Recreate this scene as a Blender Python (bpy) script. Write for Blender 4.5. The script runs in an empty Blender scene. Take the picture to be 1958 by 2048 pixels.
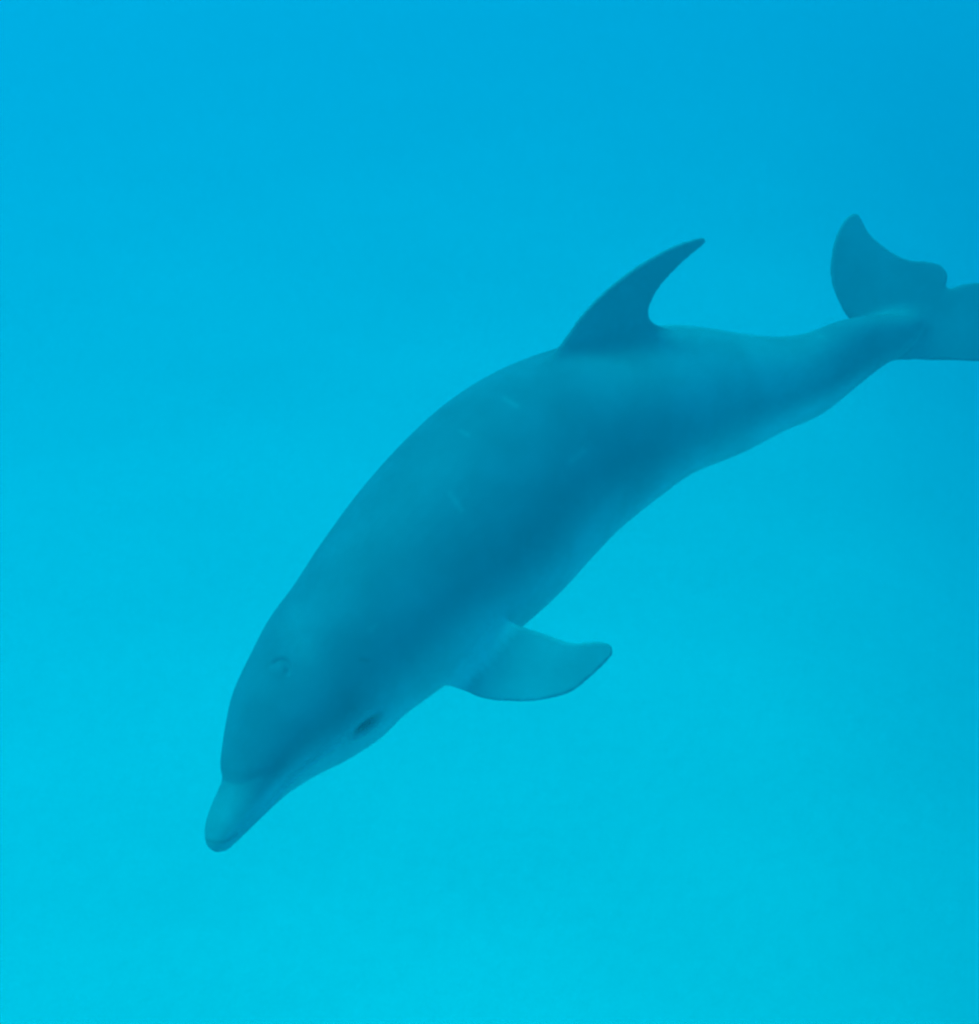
import bpy, bmesh, math
import numpy as np
from mathutils import Vector, Matrix, noise
from mathutils.bvhtree import BVHTree

sc = bpy.context.scene
R = math.radians

# ------------------------------------------------------------------ camera
CAM_Z = 5.2                  # metres above the sand
PITCH = 27.0                 # degrees below the horizon
VFOV = 38.0
cam_data = bpy.data.cameras.new('camera')
cam_data.sensor_fit = 'VERTICAL'
cam_data.angle_y = R(VFOV)
cam_data.clip_start = 0.05
cam_data.clip_end = 2000.0
cam = bpy.data.objects.new('camera', cam_data)
cam.location = (0, 0, CAM_Z)
cam.rotation_euler = (R(90 - PITCH), 0, 0)
sc.collection.objects.link(cam)
sc.camera = cam

# ------------------------------------------------------------------ sky and sun
SUN_ELEV, SUN_AZ = 60.0, -85.0       # azimuth: degrees to the right of the view direction (+Y)
world = bpy.data.worlds.new('World')
sc.world = world
world.use_nodes = True
wn = world.node_tree.nodes; wl = world.node_tree.links
wn.clear()
sky = wn.new('ShaderNodeTexSky'); sky.sky_type = 'NISHITA'; sky.sun_disc = False
sky.sun_elevation = R(SUN_ELEV); sky.sun_rotation = R(SUN_AZ)
bg = wn.new('ShaderNodeBackground'); bg.inputs['Strength'].default_value = 0.15
wo = wn.new('ShaderNodeOutputWorld')
wl.new(sky.outputs[0], bg.inputs[0]); wl.new(bg.outputs[0], wo.inputs[0])

sun_data = bpy.data.lights.new('sun', 'SUN')
sun_data.energy = 2.7
sun_data.angle = R(25)            # the rippled surface above spreads the sunlight
sun_data.color = (1.0, 0.96, 0.90)
sun = bpy.data.objects.new('sun', sun_data)
sd = Vector((math.sin(R(SUN_AZ)) * math.cos(R(SUN_ELEV)), math.cos(R(SUN_AZ)) * math.cos(R(SUN_ELEV)), math.sin(R(SUN_ELEV))))
sun.rotation_euler = sd.to_track_quat('Z', 'Y').to_euler()
sun.location = (-8, 8, 30)
sc.collection.objects.link(sun)

# ------------------------------------------------------------------ exposure and render
vs = sc.view_settings
vs.view_transform = 'Standard'; vs.look = 'None'; vs.gamma = 1.0; vs.use_curve_mapping = False
vs.exposure = 1.16
sc.render.engine = 'CYCLES'
cy = sc.cycles
cy.use_denoising = True
cy.filter_width = 2.6
try:
    cy.denoiser = 'OPENIMAGEDENOISE'
except Exception:
    pass
cy.max_bounces = 8; cy.diffuse_bounces = 3; cy.glossy_bounces = 2; cy.volume_bounces = 3
cy.caustics_reflective = False; cy.caustics_refractive = False

# ------------------------------------------------------------------ helpers
def new_mat(name):
    m = bpy.data.materials.new(name); m.use_nodes = True
    m.node_tree.nodes.clear()
    return m, m.node_tree.nodes, m.node_tree.links

def link_mesh(name, verts, faces, mat, parent=None, smooth=True):
    me = bpy.data.meshes.new(name)
    me.from_pydata([tuple(map(float, v)) for v in verts], [], [tuple(map(int, f)) for f in faces])
    me.update()
    if smooth:
        me.polygons.foreach_set('use_smooth', [True] * len(me.polygons))
    o = bpy.data.objects.new(name, me)
    sc.collection.objects.link(o)
    if mat: me.materials.append(mat)
    if parent is not None: o.parent = parent
    return o

def sstep(a, b, x):
    t = np.clip((x - a) / (b - a), 0, 1)
    return t * t * (3 - 2 * t)

# ------------------------------------------------------------------ sea water: one even volume from the sand to the surface
SURFACE_Z = CAM_Z + 3.0
def build_water():
    m, n, l = new_mat('sea_water')
    pv = n.new('ShaderNodeVolumePrincipled')
    pv.inputs['Color'].default_value = (0.0, 0.72, 0.96, 1)
    pv.inputs['Density'].default_value = 0.084
    pv.inputs['Density Attribute'].default_value = ''
    pv.inputs['Anisotropy'].default_value = 0.35
    pv.inputs['Absorption Color'].default_value = (1, 1, 1, 1)
    ab = n.new('ShaderNodeVolumeAbsorption')
    ab.inputs['Color'].default_value = (0.0, 0.942, 0.9635, 1)   # clear sea water swallows red first, then green
    ab.inputs['Density'].default_value = 0.95
    add = n.new('ShaderNodeAddShader')
    out = n.new('ShaderNodeOutputMaterial')
    l.new(pv.outputs[0], add.inputs[0]); l.new(ab.outputs[0], add.inputs[1])
    l.new(add.outputs[0], out.inputs['Volume'])
    try: m.cycles.homogeneous_volume = True
    except Exception: pass
    X0, X1, Y0, Y1, Z0, Z1 = -320, 320, -320, 320, -24, SURFACE_Z
    v = [(x, y, z) for z in (Z0, Z1) for y in (Y0, Y1) for x in (X0, X1)]
    f = [(0, 2, 3, 1), (4, 5, 7, 6), (0, 1, 5, 4), (2, 6, 7, 3), (0, 4, 6, 2), (1, 3, 7, 5)]
    o = link_mesh('haze', v, f, m, smooth=False)
    o['kind'] = 'stuff'; o['label'] = 'clear turquoise sea water filling the space around the dolphin'
    o['category'] = 'water'
    return o
build_water()

# ------------------------------------------------------------------ seabed
def build_seabed():
    m, n, l = new_mat('coral_sand')
    tc = n.new('ShaderNodeTexCoord')
    n1 = n.new('ShaderNodeTexNoise'); n1.inputs['Scale'].default_value = 0.35; n1.inputs['Detail'].default_value = 5
    n2 = n.new('ShaderNodeTexNoise'); n2.inputs['Scale'].default_value = 9.0; n2.inputs['Detail'].default_value = 6
    r1 = n.new('ShaderNodeValToRGB')
    r1.color_ramp.elements[0].position = 0.30; r1.color_ramp.elements[0].color = (0.71, 0.67, 0.59, 1)
    r1.color_ramp.elements[1].position = 0.62; r1.color_ramp.elements[1].color = (0.80, 0.77, 0.69, 1)
    mx = n.new('ShaderNodeMixRGB'); mx.blend_type = 'MULTIPLY'; mx.inputs[0].default_value = 0.12
    bp = n.new('ShaderNodeBump'); bp.inputs['Strength'].default_value = 0.4; bp.inputs['Distance'].default_value = 0.02
    bs = n.new('ShaderNodeBsdfPrincipled'); bs.inputs['Roughness'].default_value = 0.95
    out = n.new('ShaderNodeOutputMaterial')
    l.new(tc.outputs['Object'], n1.inputs['Vector']); l.new(tc.outputs['Object'], n2.inputs['Vector'])
    l.new(n1.outputs[0], r1.inputs[0]); l.new(r1.outputs[0], mx.inputs[1]); l.new(n2.outputs[0], mx.inputs[2])
    l.new(n2.outputs[0], bp.inputs['Height']); l.new(bp.outputs[0], bs.inputs['Normal'])
    l.new(mx.outputs[0], bs.inputs['Base Color']); l.new(bs.outputs[0], out.inputs[0])
    # radial-ish grid: fine near the dolphin, coarse towards the far water
    def axis(n_, half, p):
        t = np.linspace(-1, 1, n_)
        return np.sign(t) * np.abs(t) ** p * half
    xs = axis(241, 300, 2.2); ys = axis(241, 300, 2.2) + 9.0
    ys = np.clip(ys, -300, 300)
    verts = []
    for y in ys:
        for x in xs:
            drop = 3.4 * float(sstep(0.6, 8.0, np.float64(x - 0.16 * y)))     # the bank falls away on the right
            z = -drop + 0.10 * noise.noise(Vector((x * .16, y * .16, 3.1))) + 0.03 * noise.noise(Vector((x * .9, y * .9, 7.7)))
            z += 0.015 * math.sin(9 * (y + .4 * noise.noise(Vector((x * .5, y * .5, 0))) + .25 * x))
            verts.append((x, y, z))
    nx = len(xs)
    faces = [(j * nx + i, j * nx + i + 1, (j + 1) * nx + i + 1, (j + 1) * nx + i) for j in range(len(ys) - 1) for i in range(nx - 1)]
    o = link_mesh('seabed', verts, faces, m)
    o['kind'] = 'structure'; o['label'] = 'pale sandy seabed sloping away under the blue water'
    return o
build_seabed()

# ------------------------------------------------------------------ pixels of the photograph -> points at a given depth
W_PX, H_PX = 1958.0, 2048.0
F_PX = (H_PX / 2) / math.tan(R(VFOV) / 2)
CR = np.array(cam.rotation_euler.to_matrix())
CX, CY, CZ = CR[:, 0], CR[:, 1], CR[:, 2]           # right, up, towards the viewer
CO = np.array(cam.location)

def ray(px):
    px = np.asarray(px, float)
    x = (px[..., 0] - W_PX / 2) / F_PX; y = (H_PX / 2 - px[..., 1]) / F_PX
    return x[..., None] * CX + y[..., None] * CY - CZ
def at(px, depth):
    return CO + ray(px) * np.asarray(depth, float)[..., None]
def on_plane(px, p0, nrm):
    r = ray(px)
    t = ((p0 - CO) @ nrm) / (r @ nrm)
    return CO + r * t[..., None]
def unit(v):
    return v / np.linalg.norm(v, axis=-1, keepdims=True)

def catmull(P, n_per):
    P = np.asarray(P, float); out = []
    Q = np.vstack([2 * P[0] - P[1], P, 2 * P[-1] - P[-2]])
    for i in range(1, len(Q) - 2):
        a, b, c, d = Q[i - 1], Q[i], Q[i + 1], Q[i + 2]
        for k in range(n_per):
            t = k / n_per
            out.append(0.5 * (2 * b + (c - a) * t + (2 * a - 5 * b + 4 * c - d) * t * t + (3 * b - a - 3 * c + d) * t ** 3))
    out.append(P[-1])
    return np.array(out)

def resample(P, n_):
    P = np.asarray(P, float)
    P = catmull(P, 8)
    d = np.r_[0, np.cumsum(np.linalg.norm(np.diff(P, axis=0), axis=1))]
    t = np.linspace(0, d[-1], n_)
    return np.stack([np.interp(t, d, P[:, k]) for k in range(P.shape[1])], 1)

# ------------------------------------------------------------------ dolphin
# back edge, belly edge, roll of the back towards the viewer (deg), width : depth of the body
ST = [
 ((430, 1704), (432, 1705), 42, 1.20), ((414, 1691), (455, 1699), 42, 1.25), ((409, 1668), (470, 1687), 42, 1.28),
 ((412, 1640), (487, 1671), 42, 1.28), ((425, 1603), (512, 1647), 42, 1.25), ((438, 1575), (531, 1629), 42, 1.18),
 ((444, 1558), (543, 1617), 42, 1.10), ((443, 1535), (560, 1601), 42, 1.05), ((446, 1506), (585, 1580), 42, 1.00),
 ((454, 1451), (640, 1545), 41, 0.98), ((467, 1390), (700, 1515), 40, 0.98), ((495, 1323), (765, 1472), 39, 0.98),
 ((535, 1244), (815, 1425), 38, 0.97), ((585, 1175), (872, 1384), 37, 0.96), ((637, 1096), (955, 1325), 35, 0.95),
 ((713, 992), (1050, 1250), 35, 0.94), ((800, 893), (1123, 1184), 35, 0.93), ((890, 811), (1183, 1118), 35, 0.92),
 ((991, 748), (1232, 1067), 35, 0.90), ((1101, 704), (1268, 1036), 36, 0.88), ((1215, 673), (1323, 994), 37, 0.84),
 ((1330, 656), (1393, 946), 38, 0.80), ((1444, 671), (1495, 904), 40, 0.76), ((1522, 680), (1576, 861), 43, 0.72),
 ((1590, 675), (1653, 826), 46, 0.68), ((1650, 653), (1714, 779), 50, 0.64), ((1700, 641), (1757, 744), 54, 0.60),
 ((1755, 632), (1799, 712), 57, 0.74), ((1798, 626), (1830, 682), 60, 0.90), ((1832, 627), (1850, 652), 60, 1.0),
]
D_HEAD, D_TAIL = 3.25, 4.15
PER = 8
A = catmull([list(s[0]) + list(s[1]) + [s[2], s[3]] for s in ST], PER)
Upx, Lpx, roll, rat = A[:, 0:2], A[:, 2:4], np.radians(A[:, 4]), A[:, 5]
Cpx = (Upx + Lpx) / 2
cum = np.r_[0, np.cumsum(np.linalg.norm(np.diff(Cpx, axis=0), axis=1))]
U01 = cum / cum[-1]
DEPTH = D_HEAD + (D_TAIL - D_HEAD) * U01
SP = at(Cpx, DEPTH)
HW = np.linalg.norm(Upx - Lpx, axis=1) / 2 * DEPTH / F_PX
T = unit(np.gradient(SP, axis=0))
for _ in range(6):                                   # smooth tangents
    T[1:-1] = unit(T[:-2] + 2 * T[1:-1] + T[2:])
Vd = unit(CO - SP)
P_ = at(Upx + 1e-3 * np.array([-1, -1]), DEPTH) - at(Lpx, DEPTH)      # from the belly edge to the back edge
for _ in range(10):
    P_[1:-1] = P_[:-2] + 2 * P_[1:-1] + P_[2:]; P_[1:-1] /= 4
P_ = unit(P_); P_[:10] = P_[10]
N_ = unit(np.cross(P_, T)); 
N_ = N_ * np.sign(np.sum(N_ * Vd, axis=1))[:, None]  # towards the viewer
DORS = np.cos(roll)[:, None] * P_ + np.sin(roll)[:, None] * N_
LAT = -np.sin(roll)[:, None] * P_ + np.cos(roll)[:, None] * N_
RA = HW / np.sqrt(np.cos(roll) ** 2 + (rat * np.sin(roll)) ** 2)
RB = RA * rat
S_LEN = np.r_[0, np.cumsum(np.linalg.norm(np.diff(SP, axis=0), axis=1))]
print('dolphin length %.2f m, depth of body %.2f m' % (S_LEN[-1], 2 * RA.max()))

def body_mesh():
    nseg = 48; verts = []; faces = []
    th = np.linspace(0, 2 * np.pi, nseg, endpoint=False)
    for i in range(1, len(SP) - 1):
        ring = SP[i] + np.outer(RA[i] * np.cos(th), DORS[i]) + np.outer(RB[i] * np.sin(th), LAT[i])
        verts += list(ring)
    nr = len(SP) - 2
    for i in range(nr - 1):
        for k in range(nseg):
            a, b = i * nseg + k, i * nseg + (k + 1) % nseg
            faces.append((a, b, b + nseg, a + nseg))
    verts.append(SP[0]); verts.append(SP[-1])
    i0, i1 = len(verts) - 2, len(verts) - 1
    for k in range(nseg):
        faces.append((i0, (k + 1) % nseg, k))
        faces.append((i1, (nr - 1) * nseg + k, (nr - 1) * nseg + (k + 1) % nseg))
    return verts, faces

def fin_mesh(LE, TE, nrm, thick, nspan=26, nch=14, root_t=0.0, floor=0.011, flare=1.6):
    """closed wing between a leading and a trailing curve; thick = max thickness / chord"""
    LE = resample(LE, nspan); TE = resample(TE, nspan)
    c = 0.5 - 0.5 * np.cos(np.linspace(0, np.pi, nch))          # chord stations
    prof = 2.6 * (0.2969 * np.sqrt(c) - 0.126 * c - 0.3516 * c ** 2 + 0.2843 * c ** 3 - 0.1036 * c ** 4) * 1.9
    prof[0] = 0; prof[-1] = 0
    verts = []; faces = []
    loop = list(range(nch)) + list(range(nch - 2, 0, -1))
    sg = [1] * nch + [-1] * (nch - 2)
    m = len(loop)
    for j in range(nspan):
        ch = np.linalg.norm(TE[j] - LE[j])
        for q, s in zip(loop, sg):
            fl_ = 1 + flare * math.exp(-(j / (nspan - 1)) / 0.16)
            h = max(thick * fl_ * ch * prof[q] * 0.5, floor * 0.5 if 0 < q < nch - 1 else 0)
            verts.append(LE[j] + (TE[j] - LE[j]) * c[q] + s * h * nrm)
    for j in range(nspan - 1):
        for k in range(m):
            a, b = j * m + k, j * m + (k + 1) % m
            faces.append((a, b, b + m, a + m))
    faces.append(tuple(range(m))[::-1]); faces.append(tuple((nspan - 1) * m + k for k in range(m)))
    return verts, faces

def near_idx(px):
    return int(np.argmin(np.linalg.norm(Cpx - np.array(px), axis=1)))

pieces = [body_mesh()]
# dorsal fin: a blade in the body's own middle plane
i = near_idx((1290, 830))
nrm_f = LAT[i]
LE = on_plane(np.array([(1085, 800), (1066, 750), (1096, 708), (1131, 667), (1167, 625), (1209, 583), (1254, 547), (1298, 518), (1343, 494), (1382, 480), (1406, 475)], float), SP[i], nrm_f)
TE = on_plane(np.array([(1425, 738), (1385, 684), (1340, 652), (1306, 638), (1298, 620), (1304, 598), (1319, 571), (1343, 544), (1373, 515), (1400, 493), (1411, 482)], float), SP[i], nrm_f)
pieces.append(fin_mesh(LE, TE, nrm_f, 0.13))
# flukes: the tail blade, twisted towards the viewer
j = near_idx((1835, 645))
nrm_t = unit(CZ * 0.97 - CY * 0.12 + CX * 0.05)
pt = SP[j]
notch = (1886, 581)
LE = on_plane(np.array([(1760, 680), (1712, 660), (1693, 636), (1676, 601), (1666, 576), (1660, 546), (1662, 517), (1668, 485), (1678, 458), (1692, 436), (1706, 427)], float), pt, nrm_t)
TE = on_plane(np.array([(1850, 625), notch, (1895, 572), (1897, 556), (1893, 542), (1880, 529), (1855, 523), (1822, 521), (1794, 511), (1769, 494), (1745, 475), (1732, 458), (1724, 441), (1716, 429)], float), pt, nrm_t)
pieces.append(fin_mesh(LE, TE, nrm_t, 0.085))
LE = on_plane(np.array([(1730, 690), (1762, 728), (1806, 726), (1842, 722), (1891, 721), (1958, 723), (2010, 722), (2060, 712), (2095, 690), (2108, 668)], float), pt, nrm_t)
TE = on_plane(np.array([(1850, 620), notch, (1904, 572), (1928, 565), (1958, 564), (2000, 572), (2035, 590), (2068, 615), (2092, 640), (2106, 660)], float), pt, nrm_t)
pieces.append(fin_mesh(LE, TE, nrm_t, 0.085))
# near flipper, then its mirror on the far side
k = near_idx((800, 1240))
fl_base = SP[k] + 0.64 * RB[k] * math.sin(R(118)) * LAT[k] + 0.64 * RA[k] * math.cos(R(118)) * DORS[k]
nrm_p = unit(CZ * 0.97 + CY * 0.08 - CX * 0.20)
LEp = np.array([(840, 1330), (889, 1377), (915, 1386), (941, 1393), (979, 1400), (1030, 1403), (1069, 1402), (1107, 1395), (1138, 1386), (1163, 1369), (1189, 1346), (1209, 1327), (1224, 1309)], float)
TEp = np.array([(985, 1215), (1040, 1243), (1069, 1258), (1094, 1269), (1122, 1280), (1143, 1286), (1163, 1286), (1184, 1284), (1204, 1284), (1219, 1289), (1226, 1298)], float)
LE = on_plane(LEp, fl_base, nrm_p); TE = on_plane(TEp, fl_base, nrm_p)
pieces.append(fin_mesh(LE, TE, nrm_p, 0.10, flare=0.5))
mir = lambda X: X - 2 * np.outer((X - SP[k]) @ LAT[k], LAT[k])
nm = nrm_p - 2 * (nrm_p @ LAT[k]) * LAT[k]
pieces.append(fin_mesh(mir(LE), mir(TE), nm, 0.10, flare=0.5))

# join, then one continuous skin
V = []; Fc = []
for v, f in pieces:
    o_ = len(V); V += [np.asarray(x) for x in v]; Fc += [tuple(o_ + q for q in g) for g in f]
tmp = link_mesh('dolphin_parts', V, Fc, None)
bm = bmesh.new(); bm.from_mesh(tmp.data); bmesh.ops.recalc_face_normals(bm, faces=bm.faces); bm.to_mesh(tmp.data); bm.free()
rm = tmp.modifiers.new('remesh', 'REMESH'); rm.mode = 'VOXEL'; rm.voxel_size = 0.0045; rm.adaptivity = 0
dg = bpy.context.evaluated_depsgraph_get()
me = bpy.data.meshes.new_from_object(tmp.evaluated_get(dg))
bpy.data.objects.remove(tmp)

nv = len(me.vertices)
co = np.empty(nv * 3); me.vertices.foreach_get('co', co); co = co.reshape(-1, 3)
ed = np.empty(len(me.edges) * 2, dtype=np.int64); me.edges.foreach_get('vertices', ed); ed = ed.reshape(-1, 2)
deg = np.bincount(ed.ravel(), minlength=nv).astype(float)
def lap(x):
    s = np.zeros_like(x)
    for c in range(x.shape[1]):
        s[:, c] = np.bincount(ed[:, 0], x[ed[:, 1], c], nv) + np.bincount(ed[:, 1], x[ed[:, 0], c], nv)
    return s / deg[:, None]

def params(co):
    """nearest place along the body, angle from the back (0) to the belly (180), distance out / body radius"""
    idx = np.empty(len(co), dtype=np.int64)
    for a in range(0, len(co), 4000):
        d = ((co[a:a + 4000, None, :] - SP[None, :, :]) ** 2).sum(-1)
        idx[a:a + 4000] = d.argmin(1)
    rel = co - SP[idx]
    d = (rel * DORS[idx]).sum(1); b = (rel * LAT[idx]).sum(1); t = (rel * T[idx]).sum(1)
    th = np.degrees(np.arctan2(b, d))
    rr = np.hypot(d / np.maximum(RA[idx], 1e-3), b / np.maximum(RB[idx], 1e-3))
    s = S_LEN[idx] + t
    return idx, s, th, rr, d, b

# even smoothing that keeps volume, then stronger smoothing where fins join the body
for _ in range(14):
    co = co + 0.5 * (lap(co) - co); co = co - 0.52 * (lap(co) - co)
idx, s, th, rr, d_, b_ = params(co)
join = np.exp(-(((rr - 1.05) * np.maximum(RA[idx], 0.03)) / 0.045) ** 2)
tag = np.zeros(nv)
for c_px, rad in (((1190, 700), 0.26), ((1330, 690), 0.08), ((960, 1310), 0.16), ((1790, 660), 0.16), ((1835, 640), 0.14)):
    q = np.array(c_px, float)
    # distance in the picture plane is enough to find the joint's neighbourhood
    z = (co - CO) @ (-CZ)
    px = np.stack([W_PX / 2 + F_PX * ((co - CO) @ CX) / z, H_PX / 2 - F_PX * ((co - CO) @ CY) / z], 1)
    tag = np.maximum(tag, np.exp(-(np.linalg.norm(px - q, axis=1) / (rad * F_PX / 3.6)) ** 2))
wj = (join * tag)[:, None]
for _ in range(130):
    co = co + 0.6 * wj * (lap(co) - co)

# -------- fine modelling: melon crease, mouth, blowhole, eyelids
me.vertices.foreach_set('co', co.ravel()); me.update()
nor = np.empty(nv * 3); me.vertices.foreach_get('normal', nor); nor = nor.reshape(-1, 3)
idx, s, th, rr, d_, b_ = params(co)
z = (co - CO) @ (-CZ)
px = np.stack([W_PX / 2 + F_PX * ((co - CO) @ CX) / z, H_PX / 2 - F_PX * ((co - CO) @ CY) / z], 1)
ath = np.abs(th)
s_base = float(np.interp(0, [0], [S_LEN[near_idx((493, 1588))]]))      # where the beak meets the forehead
s_eye = float(S_LEN[near_idx((640, 1400))])
crease = s_base + 0.10 * (np.clip(ath, 0, 120) / 100.0) ** 2
dsp = np.zeros(nv)
up = 1 - sstep(45, 90, ath)
dsp += 0.004 * up * sstep(-0.012, 0.03, s - crease) * (1 - sstep(0.05, 0.30, s - crease))
dsp -= 0.001 * up * np.exp(-((s - crease + 0.006) / 0.010) ** 2)
# mouth line, rising a little towards the corner below the eye
th_m = 98 + 6 * np.clip(s / s_base, 0, 1) - 4 * sstep(s_base, s_eye, s)
arc = (ath - th_m) * np.pi / 180 * np.maximum(RA[idx], 0.012)
mouth_on = (1 - sstep(s_eye - 0.09, s_eye - 0.05, s))
mouth_on = mouth_on * sstep(0.004, 0.05, s)
dsp -= 0.006 * np.exp(-(arc / 0.0050) ** 2) * mouth_on
dsp += 0.002 * np.exp(-((arc - 0.011) / 0.008) ** 2) * mouth_on
co = co + dsp[:, None] * nor
me.vertices.foreach_set('co', co.ravel()); me.update()

bvh = BVHTree.FromPolygons([tuple(c) for c in co], [tuple(p.vertices) for p in me.polygons])
def hit(pxy):
    r = unit(ray(np.array(pxy, float)))
    loc, n, i_, dist = bvh.ray_cast(Vector(CO), Vector(r))
    return np.array(loc), np.array(n)
def mirror_body(p, q):
    i_ = int(np.argmin(((SP - p) ** 2).sum(1)))
    return p - 2 * ((p - SP[i_]) @ LAT[i_]) * LAT[i_], q - 2 * (q @ LAT[i_]) * LAT[i_], i_

eye_p, eye_n = hit((730, 1452))
eye_i = int(np.argmin(((SP - eye_p) ** 2).sum(1)))
eye_t = T[eye_i]
far_p, far_n, _ = mirror_body(eye_p, eye_n)
loc, n_, _i, _d = bvh.find_nearest(Vector(far_p)); far_p = np.array(loc); far_n = np.array(n_)
eye_mask = np.zeros(nv)
nor2 = np.empty(nv * 3); me.vertices.foreach_get('normal', nor2); nor2 = nor2.reshape(-1, 3)
for p, nn in ((eye_p, eye_n), (far_p, far_n)):
    rel = co - p
    tt = unit(eye_t - (eye_t @ nn) * nn); vv = np.cross(nn, tt)
    x_ = rel @ tt; y_ = rel @ vv
    near = (np.linalg.norm(rel, axis=1) < 0.12)
    e = np.hypot(x_ / 0.030, y_ / 0.016)
    co += (near * (0.006 * np.exp(-((e - 1.35) / 0.40) ** 2) - 0.006 * np.exp(-(e / 0.75) ** 2)))[:, None] * nor2
    eye_mask = np.maximum(eye_mask, near * np.exp(-(np.hypot((x_ - 0.004) / 0.034, y_ / 0.017)) ** 2.5))
# blowhole: a crescent slit behind the forehead on the middle line
blow_p, blow_n = hit((556, 1340))
rel = co - blow_p
bi = int(np.argmin(((SP - blow_p) ** 2).sum(1)))
bt = unit(T[bi] - (T[bi] @ blow_n) * blow_n); bl = np.cross(blow_n, bt)
x_ = rel @ bl; y_ = rel @ bt                       # y: towards the tail
near = np.linalg.norm(rel, axis=1) < 0.10
rad_b = 0.024
rr_b = np.hypot(x_, y_)
ang = np.arctan2(x_, y_)
cres = near * np.exp(-((rr_b - rad_b) / 0.0055) ** 2) * (1 - sstep(1.15, 1.75, np.abs(ang)))
plug = near * np.exp(-(rr_b / 0.018) ** 2)
co += (-0.007 * cres + 0.004 * plug)[:, None] * nor2
me.vertices.foreach_set('co', co.ravel()); me.update()

# -------- skin pigment: the animal's markings, plus light painted on tail stock and flipper
idx, s, th, rr, d_, b_ = params(co)
ath = np.abs(th)
sn = s / S_LEN[-1]
wob = np.array([noise.noise(Vector(tuple(c * 4.0))) for c in co])
on_body = 1 - sstep(1.07, 1.22, rr)
edge = np.interp(sn, [0.15, 0.3, 0.42, 0.55, 0.68, 0.8], [97, 105, 109, 109, 100, 92]) + 5 * wob
belly = sstep(-30, 28, ath - edge) * on_body * (1 - 0.85 * sstep(0.84, 0.95, sn))
jaw = (1 - sstep(s_base * 0.5, s_eye + 0.10, s))
belly = np.maximum(belly, on_body * jaw * sstep(-34, -4, ath - th_m + 4))
beak = (1 - sstep(s_base * 0.35, s_base * 1.5, s))
cape = on_body * np.exp(-((ath - 60 - 5 * wob) / 24) ** 2) * sstep(0.10, 0.2, sn) * (1 - sstep(0.78, 0.90, sn))
lit_blaze = on_body * sstep(0.52, 0.72, sn) * (1 - sstep(0.79, 0.90, sn)) * np.exp(-((ath - 38) / 40) ** 2)  # pale flank of the tail stock, with light from above painted in
flip = sstep(1.01, 1.12, rr) * (sn < 0.5) * (ath > 60)  # flipper paler: light on its upturned face put into the skin colour
tip = 1 - sstep(0.0, 0.04, s)
light = np.clip(0.50 * lit_blaze + 0.40 * flip + 0.35 * tip + np.maximum(0.17 * (1 - on_body) * (sn >= 0.5) * (1 - sstep(0.80, 0.88, sn)), 0.10 * sstep(0.84, 0.95, sn)), 0, 1)
stripe = np.exp(-((ath - 80) / 13) ** 2) * sstep(s_base, s_base + .06, s) * (1 - sstep(s_eye - .02, s_eye + .05, s)) * on_body
# old scuffs on the near flank and the pinhole ear behind the eye
z = (co - CO) @ (-CZ)
px = np.stack([W_PX / 2 + F_PX * ((co - CO) @ CX) / z, H_PX / 2 - F_PX * ((co - CO) @ CY) / z], 1)
facing = (np.sum(nor2 * unit(CO - co), axis=1) > 0.2)
def seg(a, b, wid):
    a = np.array(a, float); b = np.array(b, float); ab = b - a
    t = np.clip(((px - a) @ ab) / (ab @ ab), 0, 1)
    return np.exp(-(np.linalg.norm(px - a - t[:, None] * ab, axis=1) / wid) ** 2) * facing
scar = np.zeros(nv)
for a, b, wid, amt in (((900, 986), (922, 1020), 5, .5), ((1143, 922), (1166, 902), 7, .45), ((1010, 798), (1034, 812), 5, .5),
                       ((922, 862), (936, 870), 4, .5), ((608, 1288), (620, 1312), 20, .3), ((575, 1258), (590, 1240), 22, .22),
                       ((742, 1258), (752, 1250), 5, .3), ((1640, 672), (1648, 676), 5, .3), ((1290, 1120), (1296, 1130), 5, .2)):
    scar = np.maximum(scar, 0.22 * amt * seg(a, b, wid * 1.15))
scar = np.maximum(scar, 0.22 * seg((422, 1695), (452, 1692), 7))
light = np.clip(light + scar, 0, 1)
for a, b in (((412, 1681), (434, 1685)), ((434, 1685), (456, 1681)), ((456, 1681), (474, 1668))):
    eye_mask = np.maximum(eye_mask, 0.40 * seg(a, b, 3.5))
eye_mask = np.maximum(eye_mask, 0.45 * seg((722, 1319), (736, 1320), 4.5))
for nm_, arr in (('belly', belly), ('beak', beak), ('eye_patch', np.clip(eye_mask + 0.45 * stripe * (1 - belly), 0, 1)), ('cape', cape), ('light', light)):
    at_ = me.attributes.new(nm_, 'FLOAT', 'POINT'); at_.data.foreach_set('value', arr.astype(np.float32))
me.polygons.foreach_set('use_smooth', [True] * len(me.polygons))

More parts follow.
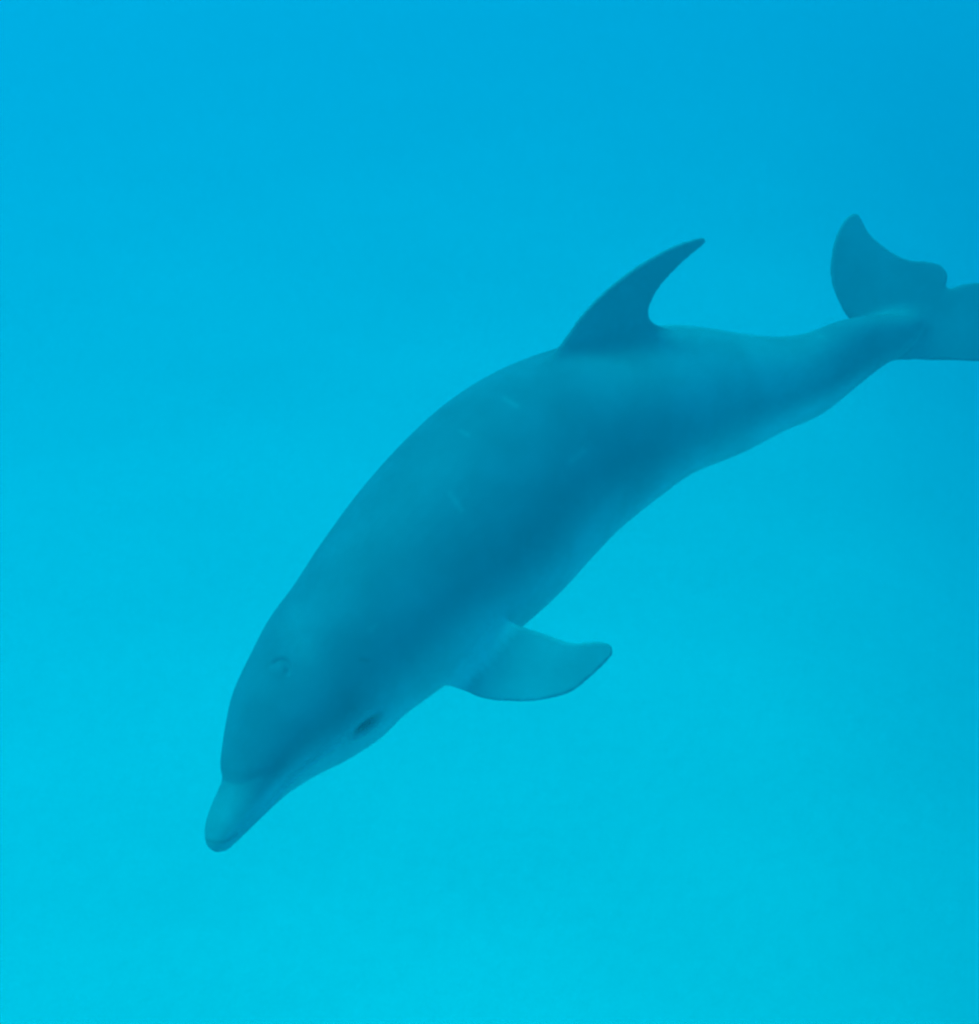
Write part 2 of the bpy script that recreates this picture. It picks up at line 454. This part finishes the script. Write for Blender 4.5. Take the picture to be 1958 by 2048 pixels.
def skin_mat():
    m, n, l = new_mat('dolphin_skin')
    def attr(a):
        q = n.new('ShaderNodeAttribute'); q.attribute_name = a; return q.outputs['Fac']
    def mix(fac, a, b):
        q = n.new('ShaderNodeMixRGB')
        l.new(fac, q.inputs[0]) if not isinstance(fac, float) else setattr(q.inputs[0], 'default_value', fac)
        for s_, v in ((1, a), (2, b)):
            if isinstance(v, tuple): q.inputs[s_].default_value = v
            else: l.new(v, q.inputs[s_])
        return q.outputs[0]
    tc = n.new('ShaderNodeTexCoord')
    ns = n.new('ShaderNodeTexNoise'); ns.inputs['Scale'].default_value = 7; ns.inputs['Detail'].default_value = 6
    l.new(tc.outputs['Object'], ns.inputs['Vector'])
    rp = n.new('ShaderNodeValToRGB')
    rp.color_ramp.elements[0].position = 0.35; rp.color_ramp.elements[0].color = (0.80, 0.80, 0.80, 1)
    rp.color_ramp.elements[1].position = 0.68; rp.color_ramp.elements[1].color = (1.15, 1.15, 1.15, 1)
    l.new(ns.outputs[0], rp.inputs[0])
    c = mix(attr('cape'), (0.122, 0.128, 0.160, 1), (0.122, 0.128, 0.164, 1))
    c = mix(attr('belly'), c, (0.54, 0.55, 0.54, 1))
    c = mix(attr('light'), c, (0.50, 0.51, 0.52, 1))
    bk = n.new('ShaderNodeMath'); bk.operation = 'MULTIPLY'; bk.inputs[1].default_value = 0.50
    l.new(attr('beak'), bk.inputs[0])
    c = mix(bk.outputs[0], c, (0.30, 0.31, 0.31, 1))
    c = mix(attr('eye_patch'), c, (0.035, 0.038, 0.045, 1))
    mu = n.new('ShaderNodeMixRGB'); mu.blend_type = 'MULTIPLY'; mu.inputs[0].default_value = 0.8
    l.new(c, mu.inputs[1]); l.new(rp.outputs[0], mu.inputs[2])
    bs = n.new('ShaderNodeBsdfPrincipled'); bs.inputs['Roughness'].default_value = 0.62
    bs.inputs['Specular IOR Level'].default_value = 0.12
    l.new(mu.outputs[0], bs.inputs['Base Color'])
    out = n.new('ShaderNodeOutputMaterial'); l.new(bs.outputs[0], out.inputs[0])
    return m
skin = skin_mat()
me.materials.clear(); me.materials.append(skin)
me.name = 'body'

root = bpy.data.objects.new('dolphin', None)
root.location = Vector(SP[k]); sc.collection.objects.link(root)
root['label'] = 'grey bottlenose dolphin diving head first with one flipper spread and flukes raised'
root['category'] = 'dolphin'
inv = Matrix.Translation(-Vector(SP[k]))
me.transform(inv)
body = bpy.data.objects.new('body', me); sc.collection.objects.link(body); body.parent = root

def eye_obj(p, nn):
    m = bpy.data.materials.get('dolphin_eye')
    if m is None:
        m, n, l = new_mat('dolphin_eye')
        ns = n.new('ShaderNodeTexNoise'); ns.inputs['Scale'].default_value = 60
        rp = n.new('ShaderNodeValToRGB'); rp.color_ramp.elements[0].color = (0.012, 0.012, 0.014, 1); rp.color_ramp.elements[1].color = (0.035, 0.03, 0.028, 1)
        bs = n.new('ShaderNodeBsdfPrincipled'); bs.inputs['Roughness'].default_value = 0.25
        out = n.new('ShaderNodeOutputMaterial')
        l.new(ns.outputs[0], rp.inputs[0]); l.new(rp.outputs[0], bs.inputs['Base Color']); l.new(bs.outputs[0], out.inputs[0])
    tt = unit(eye_t - (eye_t @ nn) * nn); vv = np.cross(nn, tt)
    v = []; f = []
    nu, nw = 20, 12
    for a in range(nw + 1):
        la = math.pi * a / nw
        for b in range(nu):
            lo = 2 * math.pi * b / nu
            v.append(p - root_loc - 0.006 * nn + 0.020 * math.sin(la) * math.cos(lo) * tt + 0.0105 * math.sin(la) * math.sin(lo) * vv + 0.0075 * math.cos(la) * nn)
    for a in range(nw):
        for b in range(nu):
            f.append((a * nu + b, a * nu + (b + 1) % nu, (a + 1) * nu + (b + 1) % nu, (a + 1) * nu + b))
    return link_mesh('eye', v, f, m, root)
root_loc = SP[k]
eye_obj(eye_p, eye_n)
eye_obj(far_p, far_n)
